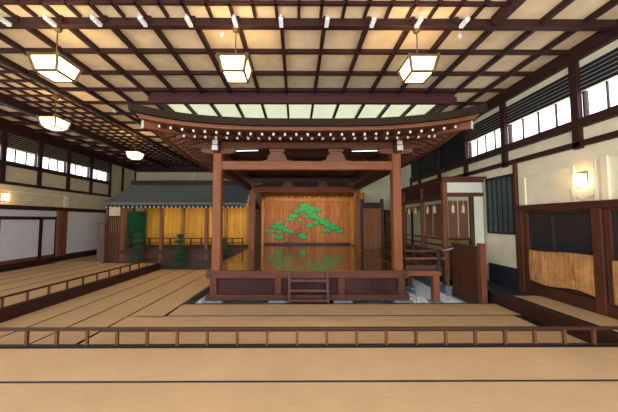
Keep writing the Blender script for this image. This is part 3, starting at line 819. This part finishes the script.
box(5.1, 5.9, 14.63, 14.66, 2.45, 2.55).build('carved_rail', wood((.16, .10, .06), 'x', .6), dr)
t = struct('floor_rear_deck', box(3.52, XR - .01, 14.32, 15.6, ZG, ZS - .04), wood((.06, .03, .02), 'x', .4), 'dark board floor at the back right of the stage', 'floor')

# ------------------------------------------------------------------ side gallery on the right
GX, GY0, GY1 = 5.46, 9.45, 14.3
GZ = .78
ga = thing('side_gallery', 'roofed side gallery box with dark slatted frieze, right of the stage', 'gallery', (6.2, 11.8, ZG))
gz = wood((.19, .072, .034), 'z', .5); gy = wood((.10, .036, .024), 'y', .5); gx = wood((.11, .036, .024), 'x', .5)
for y in (GY0 + .08, 11.15, 13.05):
    box(GX - .08, GX + .08, y - .08, y + .08, .1 if y > 10 else .1, 3.86).build('gallery_post', gz, ga, .012)
o = box(GX - .14, GX + .14, GY0 - .1, GY0 + .26, ZG - .05, .1).build('foundation_stone', M['stone'], ga, .03)
box(GX - .1, XR - .12, GY0 - .02, GY0 + .1, 3.84, 3.98).build('top_beam', gx, ga, .012)
box(GX - .1, GX + .1, GY0 + .1, GY1, 3.82, 3.96).build('top_beam', gy, ga, .012)
box(GX + .08, XR - .12, GY0 + .02, GY0 + .14, 3.32, 3.46).build('mid_beam', gx, ga, .01)
box(GX - .07, GX + .07, GY0 + .16, GY1, 3.2, 3.36).build('mid_beam', gy, ga, .01)
box(GX + .08, XR - .12, GY0 + .06, GY0 + .09, 3.46, 3.84).build('white_panel', plain('pale_white_panel', (.66, .66, .55), .8, nscale=4, var=.05), ga)
for k in range(32):
    y = GY0 + .25 + k * .15
    if y < GY1 - .1: box(GX - .015, GX + .015, y, y + .07, 3.36, 3.82).build('frieze_slat', wood((.075, .03, .02), 'z', .5), ga)
box(GX + .02, GX + .04, GY0 + .2, GY1, 3.36, 3.82).build('frieze_backing', wood((.04, .018, .014), 'z', .6), ga)
box(GX - .1, XR - .02, GY0 - .04, GY1, 3.98, 4.04).build('gallery_roof', gy, ga)
box(6.38, 6.52, GY0 + .02, GY0 + .16, GZ, 3.32).build('gallery_post', wood((.08, .035, .022), 'z', .5), ga, .01)
box(6.52, XR - .12, GY0 + .06, GY0 + .1, 1.0, 3.32).build('white_panel', plain('pale_side_panel', (.66, .66, .54), .8, nscale=4, var=.05), ga)
box(GX + .05, XR - .02, GY0 + .16, GY1, GZ - .1, GZ).build('gallery_floor', wood((.045, .022, .018), 'y', .4), ga)
box(GX - .05, GX + .05, GY0 + .25, GY1, .05, GZ).build('base_board', wood((.05, .03, .026), 'y', .5), ga)
box(GX - .14, GX + .1, GY0 + .26, 13, ZG - .02, .16).build('base_stone', M['stone'], ga, .02)
for z in (1.18, 1.5, 1.74): MB().bar((GX, GY0 + .16, z), (GX, GY1, z), .05, .06).build('rail', wood((.045, .025, .02), 'y', .5), ga, .01)
MB().bar((GX + .08, GY0 + .1, 1.74), (6.38, GY0 + .1, 1.74), .05, .05).build('rail', wood((.045, .025, .02), 'x', .5), ga, .01)
box(GX - .02, GX + .02, GY0 + .2, GY1, GZ, 1.2).build('rail_board', wood((.05, .026, .022), 'y', .5), ga)
box(GX + .08, 6.38, GY0 + .1, GY0 + .13, GZ, 1.5).build('rail_board', wood((.09, .035, .022), 'x', .5), ga)
t = struct('wall_gallery_back', box(XR - .1, XR - .02, GY0 + .2, GY1, GZ, 3.9), M['cream'], 'cream inner wall of the side gallery', 'wall')
# rolled reed blinds with tassels
def reed_blind(label, p, q, z0, z1, tassels, along):
    c = ((p[0] + q[0]) / 2, (p[1] + q[1]) / 2, z0)
    t = thing('reed_blind', label, 'blind', c, 'reed blinds of the side gallery')
    P = lambda k, z: (p[0] + (q[0] - p[0]) * k, p[1] + (q[1] - p[1]) * k, z)
    MB().bar(P(0, (z0 + z1) / 2), P(1, (z0 + z1) / 2), .02, z1 - z0).build('reed_sheet', M['blind'], t)
    MB().bar(P(0, z1 - .06), P(1, z1 - .06), .03, .14).build('cloth_header', M['tape'], t)
    off = Vector((0, -.03, 0)) if along == 'x' else Vector((-.03, 0, 0))
    for k in (0.02, .5, .98):
        a, b_ = Vector(P(k, z0)) + off * .5, Vector(P(k, z1)) + off * .5
        MB().bar(a, b_, .035, .012, up=(0, 1, 0) if along == 'x' else (1, 0, 0)).build('tape', M['tape'], t)
    for k in tassels:
        a = Vector(P(k, 0)) + off * 1.6
        o = MB().tube([(a.x, a.y, z1 - .05), (a.x, a.y, 2.98)], .012, 6).build('cord', M['tape'], t)
        MB().tube([(a.x, a.y, 3.0), (a.x, a.y, 2.96), (a.x, a.y, 2.72)], [.02, .045, .05], 8).build('tassel', M['tassel'], o)
reed_blind('brown reed blind with two tassels facing the seats on the gallery front', (GX + .1, GY0 + .1), (6.36, GY0 + .1), 1.8, 3.3, (.25, .72), 'x')
reed_blind('brown reed blind with two tassels in the near bay of the gallery side', (GX, GY0 + .2), (GX, 11.0), 1.8, 3.2, (.35, .75), 'y')
reed_blind('rolled up short reed blind with tassels in the far bay of the gallery side', (GX, 11.25), (GX, 12.9), 2.85, 3.2, (.3, .7), 'y')

# low board fence in front of the gallery
fe = thing('board_fence', 'low dark red board fence with carved top panel, right of the gravel', 'fence', (5.62, 8.6, ZG))
box(5.56, 5.64, 8.02, 9.32, .0, 1.28).build('fence_boards', wood((.15, .052, .030), 'z', .45, plank='y', pw=.2), fe)
box(5.54, 5.66, 8.02, 9.32, 1.22, 1.28).build('fence_rail', wood((.10, .036, .024), 'y', .45), fe)
box(5.55, 5.65, 8.02, 9.32, 1.28, 1.58).build('carved_panel', plain('carved_dark_wood', (.05, .02, .015), .6, nscale=18, var=.6, bs=.8), fe)
box(5.52, 5.68, 8.0, 9.33, 1.58, 1.64).build('cap_rail', wood((.10, .036, .024), 'y', .45), fe, .01)
box(5.52, 5.68, 8.02, 9.32, -.26, .0).build('ground_sill', wood((.09, .04, .03), 'y', .45), fe, .01)
box(5.53, 5.69, 7.82, 8.0, -.26, 1.74).build('fence_post', wood((.19, .062, .034), 'z', .45), fe, .012)

# reed screens hanging on the right wall
def wavy_screen(label, y0, y1, zt, zb):
    def fn(u, v):
        y = y0 + (y1 - y0) * u
        z = (zb - .03 + .045 * math.sin(u * 7 + y0)) * (1 - v) + (zt + .03 * math.sin(u * 5 + 1 + y0)) * v
        return (XR - .105 - .025 * math.sin(u * 9) * math.sin(v * 3), y, z)
    t = thing('reed_screen', label, 'reed screen', (XR - .1, (y0 + y1) / 2, zb), 'reed screens on the right wall')
    MB().grid(30, 10, fn, (.02, 0, 0)).build('reed_sheet', M['reed'], t)
    MB().tube([(XR - .13, y0 + (y1 - y0) * k / 12, zt + .03 * math.sin(k / 12 * 5 + 1 + y0)) for k in range(13)], .014, 6).build('top_cord', wood((.05, .03, .02), 'y', .6), t)
wavy_screen('golden reed screen hung between the two brown posts on the right wall', 6.05, 7.73, 1.62, .72)
wavy_screen('golden reed screen hung at the right edge of the picture', 4.07, 5.69, 1.60, .70)
wavy_screen('golden reed screen hung on the near part of the right wall', 2.07, 3.71, 1.60, .70)

# ------------------------------------------------------------------ bridgeway on the left
BX0, BX1, BY0, BY1 = -9.2, SX0 - .26, 13.4, 15.5
br = thing('bridgeway', 'long wooden bridgeway with golden board wall leading left from the stage', 'bridgeway', (-6, 14.4, ZG))
box(BX0, BX1, BY0, BY1, ZS - .12, ZS).build('deck', M['stage_boards'], br)
box(BX0, BX1, BY0 - .06, BY0 + .06, ZS - .16, ZS + .03).build('edge_beam', wood((.07, .03, .022), 'x', .45), br, .01)
box(BX0, BX1, BY0, BY0 + .05, .0, ZS - .16).build('base_boards', wood((.11, .055, .035), 'z', .55, plank='x', pw=.4), br)
box(-7.0, BX1, BY0 - .2, BY0 - .08, ZG - .05, .36).build('kerb_board', wood((.07, .045, .035), 'x', .5), br)
bz = wood((.19, .075, .034), 'z', .45)
for x in (-9.1, -7.1, -4.72): box(x - .085, x + .085, BY0 - .02, BY0 + .15, 0.0, 3.12).build('post', bz, br, .012)
for x in (-9.1, -6.85, -4.25, BX1 - .0): box(x - .09, x + .09, BY1 - .16, BY1, ZS, 3.2).build('post', wood((.30, .15, .045), 'z', .45), br, .012)
box(-9.0, BX1, BY1, BY1 + .06, ZS, 3.6).build('backdrop_boards', wood(GOLD, 'z', .45, plank='x', pw=.25, var=.3), br)
box(-9.0, BX1, BY1 - .05, BY1, ZS, ZS + .12).build('skirting', wood((.06, .035, .02), 'x', .5), br)
box(BX1 - .06, BX1, BY1 + .06, 17.0, ZS, 3.9).build('return_boards', wood(GOLD, 'z', .45, plank='y', pw=.25, var=.3), br)
box(BX0, BX1, BY0, BY0 + .14, 3.1, 3.26).build('wall_plate', wood((.10, .05, .025), 'x', .5), br, .01)
rb = thing('bridgeway_railing', 'dark low railing along the front of the bridgeway', 'railing', (-6, BY0 + .03, ZS))
rk = wood((.055, .028, .02), 'x', .5)
for z in (1.24, 1.48): MB().bar((BX0 + .2, BY0 + .2, z), (BX1, BY0 + .2, z), .055, .05).build('rail', rk, rb, .008)
MB().bar((BX0 + .2, BY0 + .2, .92), (BX1, BY0 + .2, .92), .07, .1).build('rail', rk, rb)
for k in range(12):
    x = BX0 + .3 + k * .55
    if x < BX1: box(x - .035, x + .035, BY0 + .17, BY0 + .23, ZS, 1.46).build('baluster', wood((.06, .03, .02), 'z', .5), rb)
strip(-8.6, -3.0, BY0 + .32, 3.16, 'added warm strip lamp hidden under the eave of the bridgeway')  # added out of sight to warm the golden backdrop
# bridgeway roof
brf = thing('bridgeway_roof', 'grey bark roof over the bridgeway with white-tipped rafters', 'roof', (-6, 14.5, 3.2))
RX0, RX1 = -10.1, -2.55
def bfn(u, v):
    x = RX0 + (RX1 - RX0) * u
    d = v if v < .5 else 1 - v
    sl = d * 2
    y = 13.05 + 5.0 * v
    z = 3.36 + 1.32 * sl - .16 * math.sin(sl * math.pi)
    # turned-down rounded end next to the stage
    e = max(0, (x - (RX1 - .55)) / .55)
    z -= (.32 * e * e) * (.2 + .8 * sl)
    return (x, y, z)
MB().grid(40, 24, bfn, (0, 0, -.13)).build('bark_thatch', M['bridge_bark'], brf)
def bfn2(u, v):
    x, y, z = bfn(.01 + .98 * u, .025 + .95 * v); return (x, y, z - .13)
MB().grid(40, 24, bfn2, (0, 0, -.05)).build('eave_board', wood((.06, .03, .02), 'x', .5), brf)
box(RX0 + .05, RX1 - .5, 15.4, 15.7, 4.58, 4.86).build('ridge_cap', wood((.035, .022, .02), 'x', .5), brf, .03)
for k in range(33):
    x = RX0 + .25 + k * .225
    if x > RX1 - .3: break
    o = MB().bar((x, 13.2, 3.14), (x, 15.3, 4.1), .06, .075).build('rafter', wood((.08, .04, .022), 'y', .5), brf)
    MB().bar((x, 13.18, 3.131), (x, 13.2, 3.14), .07, .085).build('white_tip', M['white_cap'], o)
for z in (3.28, 3.0):
    pass
pts = [(RX1 - .02, 13.1 + .09 * k, 3.22 + .05 * k - .12 * math.sin(k * .5)) for k in range(12)]
MB().tube(pts, .035, 6).build('gable_edge', M['white_cap'], brf)

# curtain at the far end of the bridge
cu = thing('green_curtain', 'dark green curtain hanging at the left end of the bridgeway', 'curtain', (-9.1, 14.4, ZS))
def cfn(u, v):
    return (-9.02 + .045 * math.sin(u * 40), BY0 + .2 + (BY1 - .2 - BY0 - .2) * u, ZS + .03 + 2.02 * v)
MB().grid(60, 4, cfn, (-.015, 0, 0)).build('cloth', M['curtain'], cu, smooth=True)
MB().tube([(-9.02, BY0 + .15, 2.93), (-9.02, BY1 - .15, 2.93)], .025, 8).build('rod', M['bronze'], cu)
mr = thing('mirror_room_front', 'brown boarded front with a barred window left of the green curtain', 'screen', (-9.55, 13.5, ZLp))
mo_ = wood((.13, .055, .028), 'z', .5, plank='x', pw=.2)
box(-9.95, -9.2, 13.48, 13.54, -.26, 1.75).build('lower_boards', mo_, mr)
box(-9.95, -9.2, 13.44, 13.56, 1.72, 1.84).build('window_rail', wood((.10, .045, .024), 'x', .5), mr)
box(-9.95, -9.2, 13.44, 13.56, 2.56, 2.68).build('window_rail', wood((.10, .045, .024), 'x', .5), mr)
box(-9.95, -9.2, 13.52, 13.54, 1.84, 2.56).build('window_backing', plain('pale_backing', (.5, .38, .18), .8), mr)
for k in range(8): box(-9.92 + k * .095, -9.87 + k * .095, 13.47, 13.51, 1.84, 2.56).build('window_bar', wood((.09, .04, .022), 'z', .5), mr)
box(-9.95, -9.2, 13.5, 13.54, 2.68, 3.2).build('upper_panel', M['cream'], mr)
for x in (-9.98, -9.22): box(x - .06, x + .06, 13.42, 13.58, -.26, 3.2).build('front_post', wood((.15, .06, .03), 'z', .5), mr)
t = thing('leaning_board', 'plain grey-brown board standing at the end of the white wall panel', 'board', (-10.05, 13.3, ZLp + .025))
box(-10.32, -9.95, 13.28, 13.33, ZLp + .025, 2.25).build('board_face', wood((.16, .105, .085), 'z', .6), t)
box(-10.34, -9.93, 13.27, 13.36, 2.25, 2.29).build('board_cap', wood((.1, .06, .05), 'x', .6), t)

# three small pines in front of the bridge
def small_pine(label, x, y, z, h, seed):
    rr = random.Random(seed)
    t = thing('small_pine', label, 'pine tree', (x, y, z), 'small pines in front of the bridgeway')
    MB().tube([(x, y, z), (x + .03, y, z + h * .4), (x - .02, y, z + h * .75), (x, y, z + h)], [.03, .025, .018, .008], 7).build('trunk', wood((.08, .045, .03), 'z', .8), t)
    br_ = MB(); m = MB()
    for lv in range(6):
        zz = z + h * (.22 + .14 * lv); n_ = 6 if lv < 4 else 4
        L = (.36 - .045 * lv) * (1 if lv % 2 == 0 else .75)
        for k in range(n_):
            a = 2 * math.pi * k / n_ + lv * .6 + rr.uniform(-.2, .2)
            e = Vector((x + L * math.cos(a), y + L * math.sin(a), zz + .10))
            br_.tube([(x, y, zz), e], [.010, .006], 5)
            for f_ in (.55, .8, 1.0):
                b0 = Vector((x, y, zz)).lerp(e, f_)
                for q in range(34):
                    d = Vector((rr.gauss(0, 1), rr.gauss(0, 1), rr.gauss(.45, .8))).normalized() * rr.uniform(.09, .16)
                    m.bar(b0, b0 + d, .016, .010, w2=.004, h2=.004)
    for q in range(40):
        d = Vector((rr.gauss(0, .5), rr.gauss(0, .5), rr.gauss(1, .4))).normalized() * rr.uniform(.08, .16)
        m.bar((x, y, z + h * .97), Vector((x, y, z + h * .97)) + d, .011, .007, w2=.003, h2=.003)
    br_.build('branch', wood((.08, .045, .03), 'x', .8), t)
    m.build('needles', M['needle'], t)
small_pine('small green pine before the curtain end of the bridgeway', -8.05, 13.38, -.26, 1.98, 1)
small_pine('small green pine before the middle of the bridgeway', -5.9, 13.36, -.26, 1.95, 2)
small_pine('small green pine partly hidden by the front left stage pillar', -3.65, 13.36, -.26, 1.75, 3)

# ------------------------------------------------------------------ lanterns
def lantern():
    t = thing('hanging_lantern', '', 'lantern', (0, 0, 0), 'hanging lanterns')
    a, b_, h = .29, .22, .29        # half widths top/bottom, height
    zb, zt = 5.50, 5.50 + h
    def q(sx, sy, top): 
        w_ = a if top else b_
        return Vector((sx * w_, sy * w_, zt if top else zb))
    cs = [(-1, -1), (1, -1), (1, 1), (-1, 1)]
    for (c0, c1) in zip(cs, cs[1:] + cs[:1]):
        p = [q(*c0, False), q(*c1, False), q(*c1, True), q(*c0, True)]
        n_ = (p[1] - p[0]).cross(p[3] - p[0]).normalized() * .004
        o = MB().add([v - n_ for v in p] + [v - 2 * n_ for v in p], [(0, 1, 2, 3), (7, 6, 5, 4), (0, 4, 5, 1), (1, 5, 6, 2), (2, 6, 7, 3), (3, 7, 4, 0)]).build('paper_side', M['lamp'], t)
        m = MB()
        for k in (.46, .54): m.bar(p[0].lerp(p[1], k) + n_, p[3].lerp(p[2], k) + n_, .009, .009)
        for k in (.6, .72): m.bar(p[0].lerp(p[3], k) + n_, p[1].lerp(p[2], k) + n_, .009, .009)
        m.build('muntin', M['tassel'], o)
    box(-b_, b_, -b_, b_, zb - .004, zb).build('paper_bottom', M['lamp'], t)
    m = MB()
    for (c0, c1) in zip(cs, cs[1:] + cs[:1]):
        m.bar(q(*c0, False), q(*c1, False), .04, .04); m.bar(q(*c0, True), q(*c1, True), .04, .045)
        e = (q(*c0, True) - q(*c0, False)).normalized()
        m.bar(q(*c0, False) - e * .02, q(*c0, True) + e * .04, .05, .05)
    m.build('frame', M['bronze'], t)
    MB().bar((-a, 0, zt), (a, 0, zt), .03, .02).bar((0, -a, zt), (0, a, zt), .03, .02).build('top_cross', M['bronze'], t)
    MB().tube([(0, 0, zt), (0, 0, 6.64)], .013, 8).build('rod', M['bronze'], t)
    MB().tube([(0, 0, 6.47), (0, 0, 6.5), (0, 0, 6.56), (0, 0, 6.66)], [.03, .07, .08, .08], 14).build('ceiling_rose', M['bronze'], t)
    return t
L0 = lantern()
for i, (x, y, z, lab) in enumerate(((-5.1, 5.38, 0, 'glowing square paper lantern hanging at the upper left of the near ceiling'),
                                 (-1.29, 5.38, 0, 'glowing square paper lantern hanging left of the centre above the stage roof'),
                                 (2.60, 5.38, 0, 'glowing square paper lantern hanging right of the centre above the stage roof'),
                                 (-8.05, 8.55, 0, 'glowing square paper lantern hanging over the left seating, nearer of two'),
                                 (-8.0, 12.8, 0, 'glowing square paper lantern hanging over the left seating, farthest back'))):
    o = L0 if i == 0 else copy_tree(L0)
    o.location = (x, y, z); o['label'] = lab

# wall lamps
for i, (x, y, s_, lab) in enumerate(((XL, 11.22, 1, 'glowing white box lamp on the left wall'), (XR, 6.25, -1, 'glowing white box lamp on the right wall above the window lintel'))):
    z = 3.42 if i else 3.45
    t = thing('wall_lamp', lab, 'lamp', (x, y, z))
    box(x, x + s_ * .03, y - .1, y + .1, z - .2, z + .2).build('back_plate', M['bronze'], t)
    MB().prism([(x + s_ * .03, y - .1), (x + s_ * .17, y - .07), (x + s_ * .17, y + .07), (x + s_ * .03, y + .1)], 'xy', z - .16, z + .14).build('glass_shade', M['sconce'], t, .01)
    for d, za, zb_ in ((.18, -.2, -.16), (.1, .14, .18)): box(x, x + s_ * d, y - .012, y + .012, z + za, z + zb_).build('bracket', M['bronze'], t)

# white cable brackets on the ceiling beam
bc = thing('cable_bracket', '', 'bracket', (0, 0, 0), 'white brackets on the ceiling beam')
for k in range(4):
    box(-.04, .04, 5.05 + .062 * k, 5.085 + .062 * k, 6.50, 6.56).build('bracket_rib', M['plasticw'], bc)
box(-.02, .02, 5.03, 5.30, 6.56, 6.59).build('bracket_base', M['white_cap'], bc)
xs_ = [-.31 + .95 * k for k in range(-6, 5)]
names = ['white ribbed bracket on the ceiling beam, %s from the left end of the row' % ORD[i] for i in range(11)]
for i, x in enumerate(xs_):
    o = bc if i == 0 else copy_tree(bc)
    o.location = (x, 0, 0); o['label'] = names[i]
# smoke detectors
for i, (x, y, z, lab) in enumerate(((-1.72, 5.75, ZC, 'small white detector on the ceiling left of the centre left lantern'),
                                    (3.8, 5.78, ZC, 'small white detector on the ceiling between right lantern and right wall'),
                                    (-7.1, 10.0, ZC, 'small white detector on the ceiling near the left roof corner'),
                                    (-10.8, 10.6, ZC, 'small white detector on the ceiling above the left windows'))):
    t = thing('smoke_detector', lab, 'smoke detector', (x, y, z))
    MB().tube([(x, y, z), (x, y, z - .03)], .07, 16).build('base', M['plasticw'], t)
    MB().tube([(x, y, z - .03), (x, y, z - .09)], [.05, .035], 16).build('sensor', M['plasticw'], t)

# the left seating is splayed a little towards the stage; the bridgeway stands just behind it
PV = Vector((-7.1, 6.7, 0)); RT = Matrix.Rotation(R(-2.5), 3, 'Z')
for o in list(COL.objects):
    if o.parent is None and 'label' in o:
        l = o['label']
        if ('lengthwise' in l or 'left raised tier' in l or 'left tier' in l or 'tier along the left wall' in l or 'along the left side of the stage' in l):
            o.location = PV + RT @ (o.location - PV); o.rotation_euler.z = R(-2.5)
        if o.name.split('.')[0] in ('bridgeway', 'bridgeway_railing', 'bridgeway_roof', 'green_curtain', 'mirror_room_front', 'leaning_board') or 'eave of the bridgeway' in l:
            o.location.y += .35
# ------------------------------------------------------------------ light, camera, colour
W = bpy.data.worlds.new('daylight'); S.world = W; W.use_nodes = True
bg = W.node_tree.nodes['Background']; bg.inputs[0].default_value = (.90, .95, 1.0, 1); bg.inputs[1].default_value = 1.8

cam = bpy.data.cameras.new('camera'); co = bpy.data.objects.new('camera', cam); COL.objects.link(co)
cam.lens = 260 / 618 * 36; cam.sensor_width = 36; cam.shift_x = .0188
co.location = (0, 0, 2.45); co.rotation_euler = (R(93.1), 0, R(-.3)); cam.clip_start = .05
S.camera = co
S.view_settings.view_transform = 'Standard'; S.view_settings.look = 'None'; S.view_settings.gamma = 1
S.view_settings.use_curve_mapping = False
S.view_settings.exposure = 1.35
S.cycles.max_bounces = 8; S.cycles.diffuse_bounces = 5; S.cycles.transparent_max_bounces = 8
S.cycles.use_denoising = True
S.cycles.sample_clamp_indirect = 6
